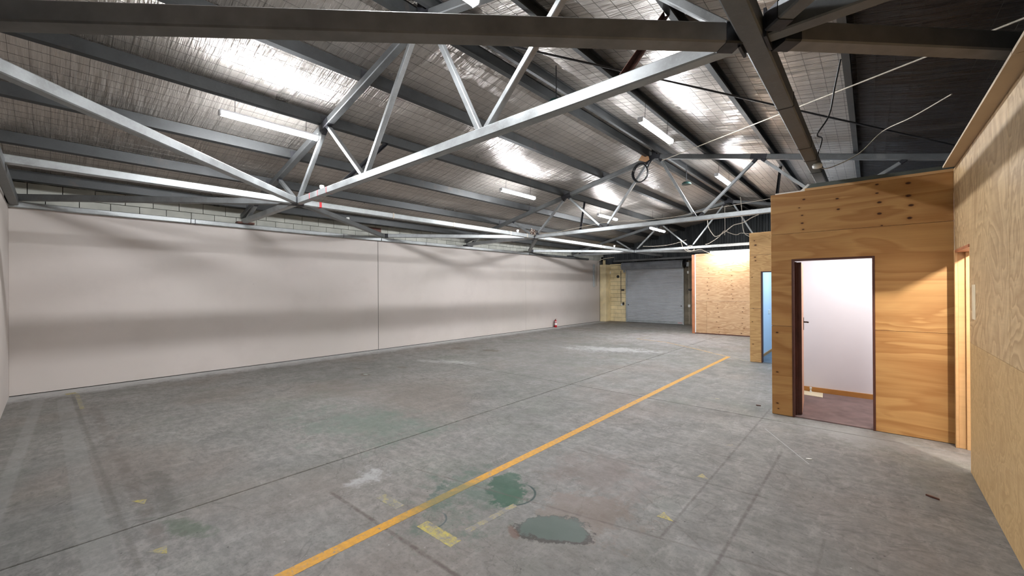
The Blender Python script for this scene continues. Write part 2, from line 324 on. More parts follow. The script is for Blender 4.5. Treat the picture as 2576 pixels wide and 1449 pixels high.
# ------------------------------------------------------------------ mesh helpers
class MB:
    def __init__(s): s.v = []; s.f = []; s.sm = []
    def add(s, vs, fs, smooth=False):
        o = len(s.v); s.v += [tuple(v) for v in vs]; s.f += [tuple(i+o for i in f) for f in fs]; s.sm += [smooth]*len(fs); return s
    def box(s, a, b):
        x0, y0, z0 = a; x1, y1, z1 = b
        return s.add([(x0, y0, z0), (x1, y0, z0), (x1, y1, z0), (x0, y1, z0), (x0, y0, z1), (x1, y0, z1), (x1, y1, z1), (x0, y1, z1)],
                     [(0, 3, 2, 1), (4, 5, 6, 7), (0, 1, 5, 4), (1, 2, 6, 5), (2, 3, 7, 6), (3, 0, 4, 7)])
    def sweep(s, p0, p1, prof, up=(0, 0, 1), closed=True):
        p0 = Vector(p0); p1 = Vector(p1); d = (p1-p0).normalized(); up = Vector(up)
        sd = d.cross(up)
        if sd.length < 1e-4: sd = d.cross(Vector((1, 0, 0)))
        sd.normalize(); u = sd.cross(d).normalized(); n = len(prof)
        vs = [p0 + sd*a + u*c for a, c in prof] + [p1 + sd*a + u*c for a, c in prof]
        fs = [(i, (i+1) % n, n+(i+1) % n, n+i) for i in range(n if closed else n-1)]
        if closed: fs += [tuple(range(n))[::-1], tuple(range(n, 2*n))]
        return s.add(vs, fs)
    def rhs(s, p0, p1, w, h, ch=0.009, up=(0, 0, 1)):
        a, b = w/2, h/2; c = ch
        return s.sweep(p0, p1, [(-a+c, -b), (a-c, -b), (a, -b+c), (a, b-c), (a-c, b), (-a+c, b), (-a, b-c), (-a, -b+c)], up)
    def tube(s, pts, r, n=6, cap=True):
        pts = [Vector(p) for p in pts]; rings = []; prev = None
        for i, p in enumerate(pts):
            d = (pts[min(i+1, len(pts)-1)] - pts[max(i-1, 0)]).normalized()
            ref = Vector((0, 0, 1)) if abs(d.z) < 0.95 else Vector((1, 0, 0))
            a = d.cross(ref).normalized(); b = a.cross(d)
            rings.append([p + (a*math.cos(2*math.pi*k/n) + b*math.sin(2*math.pi*k/n))*r for k in range(n)])
        vs = [v for q in rings for v in q]; fs = []
        for i in range(len(pts)-1):
            for k in range(n): fs.append((i*n+k, i*n+(k+1) % n, (i+1)*n+(k+1) % n, (i+1)*n+k))
        s.add(vs, fs, True)
        if cap: s.add(rings[0], [tuple(range(n))[::-1]]); s.add(rings[-1], [tuple(range(n))])
        return s
    def lathe(s, c, prof, n=20, axis='z'):
        vs = []
        for r, z in prof:
            for k in range(n):
                a = 2*math.pi*k/n
                if axis == 'z': vs.append((c[0]+r*math.cos(a), c[1]+r*math.sin(a), c[2]+z))
                elif axis == 'x': vs.append((c[0]+z, c[1]+r*math.cos(a), c[2]+r*math.sin(a)))
                else: vs.append((c[0]+r*math.sin(a), c[1]+z, c[2]+r*math.cos(a)))
        fs = [(i*n+k, i*n+(k+1) % n, (i+1)*n+(k+1) % n, (i+1)*n+k) for i in range(len(prof)-1) for k in range(n)]
        s.add(vs, fs, True); s.add(vs[:n], [tuple(range(n))[::-1]]); s.add(vs[-n:], [tuple(range(n))]); return s
    def prism(s, poly, axis, a, b):
        n = len(poly)
        f = {'y': lambda p, t: (p[0], t, p[1]), 'x': lambda p, t: (t, p[0], p[1]), 'z': lambda p, t: (p[0], p[1], t)}[axis]
        vs = [f(p, a) for p in poly] + [f(p, b) for p in poly]
        return s.add(vs, [tuple(range(n))[::-1], tuple(range(n, 2*n))] + [(i, (i+1) % n, n+(i+1) % n, n+i) for i in range(n)])
def obj(name, mb, mat, parent=None, bevel=0.0):
    me = bpy.data.meshes.new(name); me.from_pydata([tuple(v) for v in mb.v], [], mb.f); me.materials.append(M[mat] if isinstance(mat, str) else mat)
    me.polygons.foreach_set('use_smooth', mb.sm)
    bm = bmesh.new(); bm.from_mesh(me); bmesh.ops.recalc_face_normals(bm, faces=bm.faces); bm.to_mesh(me); bm.free()
    o = bpy.data.objects.new(name, me); C.objects.link(o)
    if parent is not None: o.parent = parent; o.matrix_parent_inverse = parent.matrix_basis.inverted() if parent.type != 'MESH' else Matrix()
    if bevel:
        b = o.modifiers.new('bevel', 'BEVEL'); b.width = bevel; b.segments = 1; b.limit_method = 'ANGLE'
    return o
def thing(name, label, cat, loc=(0, 0, 0), group=None):
    o = bpy.data.objects.new(name, None); C.objects.link(o); o.location = loc; o.empty_display_size = 0.1
    o['label'] = label; o['category'] = cat
    if group: o['group'] = group
    return o
def tag(o, label, cat, group=None):
    o['label'] = label; o['category'] = cat
    if group: o['group'] = group
    return o
def struct(o, label=None, cat=None):
    o['kind'] = 'structure'
    if label: o['label'] = label
    if cat: o['category'] = cat
    return o
def sempty(name, label, cat='structure'):
    o = bpy.data.objects.new(name, None); C.objects.link(o); struct(o, label, cat); return o

XW, XE, Y0, Y1 = -10.3, 2.75, -0.45, 18.9          # long wall, far side wall, gable behind the camera, far gable
RX, RZ, SL = -3.75, 4.78, 0.2205                   # ridge position, underside of purlins at the ridge, pitch
TR = [2.78, 9.30, 15.9]; HC = 3.18; TIE = -7.32; ABX = -0.51
rz = lambda x, dz=0: RZ + dz - SL*abs(x-RX)

# ------------------------------------------------------------------ floor: a bed with slabs and open joints
flo = struct(obj('floor', MB().box((XW-.3, Y0-.3, -0.30), (XE+.3, Y1+.3, -0.03)), 'mortargrey'), 'worn grey concrete warehouse floor with stains and saw-cut joints', 'floor')
xs = [XW-.05, -3.95, XE+.05]; ys = [Y0-.1, 6.02, 12.5, Y1+.1]; g = 0.007
for i in range(2):
    for j in range(3):
        mb = MB().box((xs[i]+g, ys[j]+g, -0.03), (xs[i+1]-g, ys[j+1]-g, 0.0))
        obj('slab', mb, 'concrete', flo, 0.004)
# ------------------------------------------------------------------ long wall on the left
wl = struct(obj('wall_left', MB().box((XW-.25, Y0-.2, 0), (XW-.06, Y1, 3.06)), 'mortargrey'), 'long taupe plasterboard wall under exposed blockwork', 'wall')
for a, b in ((Y0, 6.03), (6.04, 12.50), (12.503, 18.38)):
    obj('wall_panel', MB().box((XW-.06, a, 0.012), (XW, b, 3.06)), 'plaster', wl, 0.003)
obj('panel_joint', MB().box((XW-.01, 6.025, 0.01), (XW+.002, 6.038, 3.06)), 'mortargrey', wl)
obj('wall_footing', MB().box((XW-.06, 3.4, 0.0), (XW-.004, 12.4, 0.014)), 'dark', wl)
bm0 = None
for row in range(2):
    y = Y0 - 0.195*row; k = 0
    while y < Y1-.4:
        mb = MB().box((XW-.24, y+.005, 3.07+.2*row), (XW-.05, y+.385, 3.26+.2*row)); obj('block', mb, 'blockgrey', wl); y += .39
wb = struct(obj('wall_back', MB().box((XW-.2, Y0-.15, 0), (-6.2, Y0, 3.06)).prism([(XW-.2, 3.06), (XE, 3.06), (XE, rz(XE, .2)), (RX, rz(RX, .2)), (XW-.2, rz(XW-.2, .2))], 'y', Y0-.15, Y0-.05), 'plaster'),
            'taupe end wall at the left edge of the picture', 'wall')
obj('added_dark_wall', MB().box((-6.2, Y0-.15, 0), (XE, Y0, 3.6)), 'clad', wb)  # unseen stretch behind the camera, added dark to cut light on the near beam
wr = struct(obj('wall_right', MB().box((XE, Y0, 0), (XE+.15, Y1, 3.4)), 'clad'), 'dark outer wall beyond the cabins', 'wall')
# far gable: blockwork below, dark corrugated cladding above
RL, RR, RT = -9.06, -6.33, 2.60                     # shutter opening
wf = struct(obj('wall_far', MB().box((XW-.2, Y1, 0), (RL, Y1+.2, 2.88)).box((RR, Y1, 0), (XE, Y1+.2, 2.88)).box((RL, Y1, RT), (RR, Y1+.2, 2.88)), 'mortar'),
            'far end wall of cream painted blockwork with dark cladding above', 'wall')
for row in range(14):
    z = 0.006 + row*.2; x = XW + (0.35 if row % 2 else 0.15)
    while x < RL-.03:
        x1 = min(x+.385, RL); obj('block', MB().box((max(x, XW+.33), Y1-.022, z), (x1, Y1, z+.19)), 'blockcream', wf); x = x1+.008
    x = RR
    while x < -5.0:
        x1 = min(x+(.2 if row % 2 and x == RR else .385), -4.9); obj('block', MB().box((x, Y1-.022, z), (x1, Y1, z+.19)), 'stainblock' if x < -6.1 else 'blockcream', wf); x = x1+.008
obj('pilaster', MB().box((XW, 18.40, 0), (XW+.34, Y1, 2.86)), 'blockcream', wf, 0.01)
obj('lintel_ledge', MB().box((XW+.34, Y1-.06, 2.82), (RL-.02, Y1+.02, 2.88)), 'blockcream', wf)
n = 130; vs = []; prof = []
for i in range(n*4+1):
    x = XW-.1 + (XE-XW+.2)*i/(n*4); ph = (i % 4); dy = 0.028 if ph in (1, 2) else 0.0
    prof.append((x, Y1+.06+dy))
mb = MB()
for i in range(len(prof)-1):
    (x0, y0), (x1, y1) = prof[i], prof[i+1]
    mb.add([(x0, y0, 2.9), (x1, y1, 2.9), (x1, y1, rz(x1, .16)), (x0, y0, rz(x0, .16))], [(0, 1, 2, 3)])
o = obj('cladding', mb, 'clad', wf)
# ------------------------------------------------------------------ roof: foil over purlins with safety mesh
random.seed(3)
PX = [-9.9, -8.68, -7.48, -6.28, -5.07, -3.87, -3.63, -2.66, -1.44, -0.21, 1.02, 2.24]
nx, ny = 110, 1300; vs = []; fs = []
def foil_z(x, y):
    t = min(abs(x-q) for q in PX)
    sag = 0.030*min(1, t/0.6) if t < .6 else 0.030
    N = mnoise.noise
    warp = .12*N(Vector((x*1.7, y*1.3, 9)))
    wr = .012*N(Vector((x*.6, y*4.0, 0))) + .021*(.5-abs(N(Vector((x*1.0, (y+warp)*9.0, 3))))) + .010*(.5-abs(N(Vector((x*2.2, (y+warp)*19.0, 6))))) + .0042*N(Vector((x*3.1, y*33.0, 2))) + .010*N(Vector((x*1.1, y*1.3, 5)))
    return rz(x, .162) - sag + wr*min(1, .35+t/0.35)
for j in range(ny+1):
    y = Y0-.1 + (Y1-Y0+.2)*j/ny
    for i in range(nx+1):
        x = XW-.3 + (XE-XW+.6)*i/nx; vs.append((x, y, foil_z(x, y)))
for j in range(ny):
    for i in range(nx):
        a = j*(nx+1)+i; fs.append((a, a+1, a+nx+2, a+nx+1))
mb = MB(); mb.v = vs; mb.f = fs; mb.sm = [True]*len(fs)
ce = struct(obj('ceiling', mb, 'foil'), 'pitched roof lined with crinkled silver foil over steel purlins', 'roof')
obj('roof_sheet', MB().prism([(XW-.4, rz(XW-.4, .26)), (RX, rz(RX, .26)), (XE+.4, rz(XE+.4, .26)), (XE+.4, rz(XE+.4, .30)), (RX, rz(RX, .30)), (XW-.4, rz(XW-.4, .30))], 'y', Y0-.3, Y1+.3), 'dark', ce)
mb = MB(); sp = 0.15; x = XW
wz = lambda x: rz(x, .153) - .032*min(1, min(abs(x-q) for q in PX)/.6)
while x < XE:
    z = wz(x); mb.box((x-.0014, Y0, z-.0014), (x+.0014, Y1, z+.0014)); x += sp
y = Y0
while y < Y1:
    pts = []
    for a, b in zip([XW]+PX, PX+[XE]):
        pts.append((a, wz(a))); pts.append(((a+b)/2, wz((a+b)/2)))
    pts.append((XE, wz(XE)))
    for (a, za), (b, zb) in zip(pts, pts[1:]):
        mb.add([(a, y-.0013, za), (b, y-.0013, zb), (b, y+.0013, zb), (a, y+.0013, za)], [(0, 1, 2, 3)])
        mb.add([(a, y, za-.0015), (b, y, zb-.0015), (b, y, zb+.0015), (a, y, za+.0015)], [(0, 1, 2, 3)])
    y += sp
o = obj('safety_mesh', mb, 'wire', ce); o['kind'] = 'stuff'
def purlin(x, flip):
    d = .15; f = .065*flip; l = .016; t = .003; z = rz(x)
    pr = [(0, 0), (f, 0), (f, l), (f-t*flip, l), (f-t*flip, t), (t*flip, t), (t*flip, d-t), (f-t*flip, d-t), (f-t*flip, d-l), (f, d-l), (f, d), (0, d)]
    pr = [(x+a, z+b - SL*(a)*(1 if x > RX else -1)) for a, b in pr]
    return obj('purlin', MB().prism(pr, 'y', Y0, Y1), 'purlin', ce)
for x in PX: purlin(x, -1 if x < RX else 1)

# ------------------------------------------------------------------ roof trusses
BN = [TIE, -5.07, -2.81, ABX]; TN = [-8.15, -6.2, RX, -1.65, 0.45]
def truss(y, label, idx):
    t = thing('roof_truss', label, 'truss', (RX, y, HC), 'steel roof trusses across the shed')
    cz = lambda x: rz(x, -.05)
    P = lambda x, z: (x, y, z)
    def part(name, mb, mat): return obj(name, mb, mat, t)
    part('bottom_chord', MB().rhs(P(XW+.08, HC), P(ABX-.06, HC), .1, .1), 'galv')
    part('bottom_chord', MB().rhs(P(ABX+.06, HC), P(XE-.05, HC), .1, .1), 'galv2')
    part('top_chord', MB().rhs(P(XW+.02, cz(XW+.02)), P(RX, cz(RX)), .1, .1), 'galv2')
    part('top_chord', MB().rhs(P(RX, cz(RX)), P(XE-.02, cz(XE-.02)), .1, .1), 'galv2')
    webs = [(TN[0], BN[0]-.06), (BN[0]+.08, TN[1]-.04), (TN[1]+.05, BN[1]-.05), (BN[1]+.05, TN[2]-.14), (TN[2]+.12, BN[2]-.05), (BN[2]+.05, TN[3]-.04), (TN[3]+.05, BN[3]-.08), (BN[3]+.1, TN[4]), (-9.95, -9.35)]
    tops = {TN[0], TN[1]-.04, TN[1]+.05, TN[2]-.14, TN[2]+.12, TN[3]-.04, TN[3]+.05, TN[4], -9.35}
    for a, b in webs:
        za = cz(a)-.04 if a in tops else HC+.045; zb = cz(b)-.04 if b in tops else HC+.045
        w = part('web', MB().rhs(P(a, za), P(b, zb), .055, .065, .006, up=(0, 1, 0)), 'web')
        d = Vector((b-a, 0, zb-za)).normalized()
        tp, dd = (Vector((a, y, za)), d) if za > zb else (Vector((b, y, zb)), -d)
        obj('weld_collar', MB().rhs(tp, tp+dd*.09, .059, .069, .006, up=(0, 1, 0)), 'primer', w)
        bp, dd = (Vector((a, y, za)), d) if za < zb else (Vector((b, y, zb)), -d)
        if idx: obj('weld_collar', MB().rhs(bp, bp+dd*.10, .059, .069, .006, up=(0, 1, 0)), 'primer', w)
    for x in (TN[1], TN[2], TN[3]):
        part('node_sleeve', MB().rhs(P(x-.14, cz(x-.14)), P(x, cz(x)), .104, .104).rhs(P(x, cz(x)), P(x+.14, cz(x+.14)), .104, .104), 'primer')
    for x in PX:                                       # cleats standing on the chord, one at each purlin
        if abs(x-RX) < .2: continue
        s = -1 if x < RX else 1
        part('purlin_cleat', MB().box((x-.004*s-.003, y-.045, cz(x)+.03), (x-.004*s+.003, y+.045, cz(x)+.17)), 'primer')
    part('ridge_cleat', MB().box((RX-.05, y-.05, cz(RX)), (RX+.05, y+.05, cz(RX)+.17)), 'primer')
    for x, xt in ((-5.78, -6.30), (-1.38, -1.44)):      # fly braces up to the purlins behind
        dy = 1.1
        part('fly_brace', MB().sweep(P(x, HC+.02), (xt, y+dy, rz(xt, .02)), [(-.025, -.025), (.025, -.025), (.025, -.02), (-.02, -.02), (-.02, .025), (-.025, .025)]), 'primer' if x < -3 or idx else 'rust')
    return t
truss(TR[0], 'nearest steel roof truss, ending on the joint left of the lit tube', 0)
truss(TR[1], 'middle steel roof truss, with the coiled black hose hanging at its ridge', 1)
truss(TR[2], 'farthest steel roof truss, just in front of the roller shutter', 2)
# ties along the building
t = thing('tie_beam', 'long galvanised tie beam parallel to the long wall, with red tape near its joint', 'beam', (TIE, 9, HC))
ends = [Y0] + TR + [Y1]
for a, b in zip(ends, ends[1:]):
    obj('tie_length', MB().rhs((TIE, a+(.07 if a > 0 else 0), HC), (TIE, b-(.07 if b < Y1 else 0), HC), .1, .1), 'galv', t)
for y in TR: obj('joint_sleeve', MB().rhs((TIE, y-.09, HC), (TIE, y+.09, HC), .108, .108), 'primer', t)
obj('red_tape', MB().rhs((TIE, 3.13, HC), (TIE, 3.17, HC), .103, .103), 'redtape', t)
for y in (4.6, 6.2, 8.2, 8.9, 9.7, 11.2, 13.1): obj('cable_clip', MB().rhs((TIE, y, HC), (TIE, y+.03, HC), .108, .112), 'cable', t)
t = thing('tie_beam', 'overhead steel beam running above the cabin front toward the dark roof', 'beam', (ABX, 6, HC))
for a, b in zip(ends, ends[1:]):
    obj('tie_length', MB().rhs((ABX, a, HC), (ABX, b, HC), .115, .12), 'galv2', t)
for y in (3.92, 5.2, 5.75, 6.4): obj('wire_strap', MB().rhs((ABX, y, HC), (ABX, y+.012, HC), .121, .126), 'dark', t)
for y in TR[:2]: obj('end_plate', MB().box((ABX-.075, y-.075, HC-.075), (ABX-.06, y+.075, HC+.075)).box((ABX+.06, y-.09, HC-.075), (ABX+.075, y+.09, HC+.09)), 'primer', t)
# flat bracing in the plane of the bottom chords
BR = [((TIE, 2.8), (XW+.1, -0.38), 'slim brace from the near joint back to the left corner', 'galv2', 0),
      ((TIE, 2.8), (XW+.12, 6.1), 'brown-grey brace from the near joint to the vertical wall seam', 'galv2', 0),
      ((XW+.12, 6.15), (TIE, 9.32), 'bright brace from the vertical wall seam to the middle truss', 'galv', 0),
      ((TIE, 9.4), (XW+.12, 12.6), 'short dark brace from the middle truss back to the long wall', 'galv2', 0),
      ((XW+.12, 12.65), (TIE, 15.87), 'bright brace low over the long wall in front of the shutter', 'galv', 0),
      ((TIE+.05, 2.75), (-4.2, Y0+.06), 'thick pale brace crossing the upper left corner down to the joint', 'galv', 0),
      ((ABX-.07, 2.75), (-3.75, Y0+.06), 'very near dark beam across the top left and centre of the picture', 'galv3', 1),
      ((ABX+.09, 2.86), (XE-.05, 6.08), 'dark beam from the overhead node to the top right corner', 'galv3', 1),
      ((ABX+.09, 2.72), (XE-.05, -0.35), 'short pale brace leaving the overhead node at the top edge', 'galv2', 0),
      ((TIE+.1, 15.87), (-4.2, Y1-.1), 'far brace behind the farthest truss above the shutter', 'galv', 0)]
for (a, b), (c, d), lab, mt, big in BR:
    s = .115 if big else .095
    t = thing('brace', 'steel ' + lab if not lab.startswith('steel') else lab, 'brace', (a, b, HC), 'horizontal steel braces between the trusses')
    A = Vector((a, b, HC)); B = Vector((c, d, HC)); u = (B-A).normalized()
    obj('brace_tube', MB().rhs(A+u*.06, B, s, s+.005), mt, t)
    obj('end_sleeve', MB().rhs(A+u*.02, A+u*.12, s+.008, s+.013), 'primer', t)
# wall beam on top of the plasterboard
t = thing('wall_beam', 'bright galvanised beam lying along the top of the long taupe wall', 'beam', (XW+.05, 9, 3.1))
obj('beam_tube', MB().rhs((XW+.045, Y0, 3.075), (XW+.045, 6.08, 3.075), .10, .09), 'galv', t)
obj('beam_tube', MB().rhs((XW+.045, 6.10, 3.075), (XW+.045, 12.6, 3.075), .10, .09), 'galv', t)
obj('beam_tube', MB().rhs((XW+.045, 12.62, 3.075), (XW+.045, 17.2, 3.075), .10, .09), 'galv2', t)
for y in (2.8, 9.35, 15.6): obj('seat_plate', MB().box((XW, y-.16, 3.122), (XW+.16, y+.16, 3.16)), 'rust' if y < 3 else 'primer', t)
for y in (1.85, 1.92, 5.0, 7.6, 14.4): obj('weld_band', MB().rhs((XW+.045, y, 3.075), (XW+.045, y+.012, 3.075), .103, .093), 'primer', t)
# end beam over the shutter and the gable member at the left edge
tag(obj('end_beam', MB().rhs((XW+.6, Y1-.15, 3.02), (-4.6, Y1-.15, 3.02), .1, .1), 'galv2'), 'steel beam just above the roller shutter drum', 'beam')
tag(obj('gable_beam', MB().rhs((XW+.02, Y0+.06, 3.12), (-5.0, Y0+.06, 3.12), .1, .12), 'galv2'), 'steel beam on the end wall at the left edge', 'beam')
# roof cross-bracing rods
def rod(p0, p1, lab, mt, r=.009):
    tag(obj('bracing_rod', MB().tube([p0, p1], r, 6), mt), lab, 'rod', 'crossed bracing rods under the right roof slope')
rod((-3.6, 9.3, 4.60), (2.6, 2.95, 3.27), 'pale thin rod rising from the far ridge to the top right', 'cable', .008)
rod((-3.6, 2.95, 4.60), (1.7, 9.3, 3.46), 'dark thin rod crossing from the near truss to the dark roof', 'dark', .012)

# ------------------------------------------------------------------ lights
def batten(cx, cy, cz, along, label, hang=True, L=1.24, mat='tube'):
    t = thing('batten_light', label, 'ceiling light', (cx, cy, cz), 'lit fluorescent battens')
    def bx(x0, x1, w0, w1, z0, z1):
        return ((cx+w0, cy+x0, cz+z0), (cx+w1, cy+x1, cz+z1)) if along == 'y' else ((cx+x0, cy+w0, cz+z0), (cx+x1, cy+w1, cz+z1))
    obj('housing', MB().box(*bx(-L/2, L/2, -.0455, .0455, .022, .05)), 'tubecap', t, .006)
    pr = [(-.040, .022), (-.046, .0), (-.036, -.022), (0, -.032), (.036, -.022), (.046, 0), (.040, .022)]
    pr3 = [(a, b) for a, b in pr]
    if along == 'y': mb = MB().prism([(cx+a, cz+b) for a, b in pr3], 'y', cy-L/2+.02, cy+L/2-.02)
    else: mb = MB().prism([(cy+a, cz+b) for a, b in pr3], 'x', cx-L/2+.02, cx+L/2-.02)
    obj('diffuser', mb, mat, t)
    obj('end_cap', MB().box(*bx(-L/2-.008, -L/2+.02, -.044, .044, -.03, .045)), 'tubecap', t, .008)
    obj('end_cap', MB().box(*bx(L/2-.02, L/2+.008, -.044, .044, -.03, .045)), 'tubecap', t, .008)
    if hang:
        for s in (-.45, .45):
            obj('hanging_wire', MB().tube([(cx, cy+s, cz+.05), (cx+.01, cy+s, rz(cx))], .0035, 5), 'dark', t)
    return t
batten(-6.273, 2.060, 3.967, 'y', 'lit tube light beside the near truss, left of the picture')
batten(-2.554, 1.833, 4.162, 'y', 'lit tube light cut by the top edge of the picture')
batten(-2.554, 6.417, 4.173, 'y', 'lit tube light above the black hose coil')
batten(-6.335, 7.437, 3.946, 'y', 'lit tube light left of the middle truss')
batten(-2.606, 10.588, 4.224, 'y', 'lit tube light right of the middle truss ridge')
batten(-6.345, 11.866, 3.956, 'y', 'lit tube light just right of a web of the middle truss')
batten(-5.665, 14.255, 3.730, 'y', 'smallest lit tube light, in front of the farthest truss')
t = batten(-3.60, 15.33, 2.90, 'x', 'lit tube light along the top of the pale plywood cabin', False, mat='tube2')
for x in (-3.95, -3.25): obj('bracket', MB().box((x-.012, 15.33, 2.945), (x+.012, 15.56, 2.955)), 'tubecap', t)

# ------------------------------------------------------------------ plywood cabins
def sheet(poly, axis, a, b, mat, parent): return obj('plywood_sheet', MB().prism(poly, axis, a, b), mat, parent, .002)
rect = lambda x0, z0, x1, z1: [(x0, z0), (x1, z0), (x1, z1), (x0, z1)]
YN = 6.33
c1 = sempty('wall_near_cabin', 'orange-toned plywood cabin front with the wide open doorway', 'wall')
g = .0015
DL, DR, DH = -0.765, 0.035, 2.035      # rough opening
sheet(rect(-.99, .004, DL, 1.17-g), 'y', YN, YN+.017, 'ply_near', c1)
sheet(rect(DR, .004, .665, 1.17-g), 'y', YN, YN+.017, 'ply_near', c1)
sheet([(-.99, 1.17+g), (DL, 1.17+g), (DL, DH), (DR, DH), (DR, 1.17+g), (.665, 1.17+g), (.665, 2.37-g), (-.99, 2.37-g)], 'y', YN, YN+.017, 'ply_near', c1)
sheet(rect(-.99, 2.37+g, .665, 2.895), 'y', YN, YN+.017, 'ply_near', c1)
obj('wall_frame', MB().box((-.985, YN+.017, 0), (DL, YN+.1, 2.89)).box((DR, YN+.017, 0), (.665, YN+.1, 2.89)).box((DL, YN+.017, DH), (DR, YN+.1, 2.89)), 'white', c1)
obj('side_wall', MB().box((-.985, YN+.1, 0), (-.93, 8.15, 2.89)), 'white', c1)
obj('cabin_ceiling', MB().box((-.985, YN+.1, 2.62), (2.7, 8.15, 2.68)), 'white', c1)
obj('rear_wall', MB().box((-.93, 8.02, 0), (2.7, 8.12, 2.7)), 'white', c1)
obj('top_lining', MB().box((-.62, YN-.005, 2.895), (.665, YN+.10, 2.925)), 'pine', c1)
obj('flashing', MB().prism([(-.60, 2.925), (.665, 2.925), (.665, 2.965), (-.55, 2.975)], 'y', YN+.0, YN+.55), 'flash', c1)
obj('white_edge', MB().box((-.94, YN+.01, 2.895), (-.62, YN+.05, 2.912)).sweep((-.66, YN+.02, 2.90), (-.58, YN+.02, 2.975), [(-.012, -.012), (.012, -.012), (.012, .012), (-.012, .012)]), 'whiteplastic', c1)
struct(obj('floor_near_cabin', MB().box((-.93, YN+.02, 0), (2.7, 8.02, .012)), 'carpet'), 'brown-purple carpet inside the near doorway', 'floor')
tag(obj('vinyl_offcut', MB().prism([(-.93, 7.98), (-.57, 7.98), (-.55, 7.66), (-.93, 7.72)], 'z', .012, .018), 'vinyl'), 'cream vinyl offcut on the carpet inside the near doorway', 'flooring')
struct(obj('baseboard_near_cabin', MB().box((-.93, 8.0, .012), (2.7, 8.02, .085)), 'skirt'), 'honey timber skirting at the foot of the white wall', 'skirting')
tag(obj('door_stop', MB().lathe((-.72, 7.93, .018), [(.018, 0), (.018, .012), (.010, .016), (.010, .05), (.016, .055), (.016, .075), (.006, .08)], 14), 'whiteplastic'), 'small pale door stop standing on the vinyl offcut', 'door stop')
def frame(x0, x1, zt, y0, y1, par, w=.028, name='frame_'):
    obj('jamb', MB().box((x0, y0, .0), (x0+w, y1, zt)), 'timber', par, .002); obj('jamb', MB().box((x1-w, y0, .0), (x1, y1, zt)), 'timber', par, .002)
    obj('door_head', MB().box((x0+w, y0, zt-w), (x1-w, y1, zt)), 'timber', par, .002)
d1 = sempty('door_1', 'near doorway with dark frame and door standing open inward', 'door')
frame(DL, DR, DH, YN-.006, YN+.13, d1, .022)
obj('door_edge_strip', MB().box((DL+.022, YN+.085, .01), (DL+.04, YN+.125, DH-.03)), 'timber', d1)
lf = obj('door_leaf', MB().prism([(-.715, YN+.13), (-.677, YN+.13), (-.735, YN+.90), (-.773, YN+.90)], 'z', .025, 2.0), 'leaf', d1, .002)
obj('leaf_edge', MB().prism([(-.737, YN+.118), (-.676, YN+.118), (-.676, YN+.130), (-.737, YN+.130)], 'z', .024, 2.0), 'timber', d1)
for z in (.22, 1.72): obj('hinge', MB().lathe((-.742, YN+.10, z), [(.008, 0), (.008, .1)], 10), 'handle', d1)
hd = obj('door_handle', MB().box((-.730, YN+.81, 1.06), (-.724, YN+.85, 1.24)).tube([(-.727, YN+.83, 1.175), (-.672, YN+.82, 1.175), (-.668, YN+.73, 1.178)], .010, 8), 'handle', d1)
# side partition with its doorway
XS = .665
sp_ = sempty('wall_side_partition', 'beige plywood partition along the right edge with vertical seam', 'wall')
sy0, sy1 = 5.44, 6.24                       # door opening along y
th = XS+.017
sheet([(Y0, 1.17+g), (4.05-g, 1.17+g), (4.05-g, 2.92), (Y0, 2.92)], 'x', XS, th, 'ply_side', sp_)
sheet([(4.05+g, 1.17+g), (sy0, 1.17+g), (sy0, 2.05), (sy1, 2.05), (sy1, 2.05), (YN-.002, 2.05), (YN-.002, 2.92), (4.05+g, 2.92)], 'x', XS, th, 'ply_side', sp_)
sheet([(Y0, .004), (2.9-g, .004), (2.9-g, 1.17-g), (Y0, 1.17-g)], 'x', XS, th, 'ply_low', sp_)
sheet([(2.9+g, .004), (sy0, .004), (sy0, 1.17-g), (2.9+g, 1.17-g)], 'x', XS, th, 'ply_low', sp_)
sheet(rect(sy1, .004, YN-.002, 2.05-g), 'x', XS, th, 'ply_side', sp_)
obj('wall_frame', MB().box((th, Y0, 0), (th+.075, sy0-.12, 2.89)).box((th, sy0, 2.05), (th+.075, sy1, 2.89)).box((th, sy1, 0), (th+.075, YN, 2.89)).box((th, Y0, 2.885), (th+.075, YN, 2.92)), 'white', sp_)
obj('filler_patch', MB().box((XS-.0012, 5.18, 1.39), (XS, 5.33, 1.69)), 'patch', sp_)
obj('top_board', MB().box((.575, 3.42, 2.920), (1.1, 6.22, 2.940)), 'ceil', sp_)
obj('top_board', MB().box((.575, Y0, 2.920), (1.1, 3.41, 2.940)), 'ceil', sp_)
struct(obj('ceiling_side_room', MB().box((1.1, Y0, 2.906), (XE, YN+.02, 2.93)), 'white'), 'flat ceiling over the room behind the partition', 'ceiling')
obj('added_dark_layer', MB().box((.69, Y0, 2.941), (XE, YN+.02, 2.96)), 'dark', bpy.data.objects['ceiling_side_room'])  # unseen dark layer, added so the foil above reflects dark
d2 = sempty('door_2', 'orange timber door frame in the corner of the side partition', 'door')
obj('jamb', MB().box((XS-.010, sy1-.03, 0), (XS+.012, sy1+.022, 2.055)), 'pine', d2, .002)
obj('jamb', MB().box((XS+.0125, sy1-.022, 0), (XS+.066, sy1, 2.03)), 'pine', d2, .002)
obj('jamb', MB().box((XS+.066, sy1-.045, 0), (XS+.15, sy1, 2.03)), 'pine', d2, .002)
obj('jamb', MB().box((XS+.001, sy0, 0), (XS+.055, sy0+.025, 2.03)), 'pine', d2, .002)
obj('door_head', MB().box((XS-.008, sy0, 2.028), (XS+.15, sy1, 2.055)), 'redtimber', d2, .002)
obj('strike_plate', MB().box((XS+.10, sy1-.047, .98), (XS+.125, sy1-.044, 1.06)), 'brass', d2)
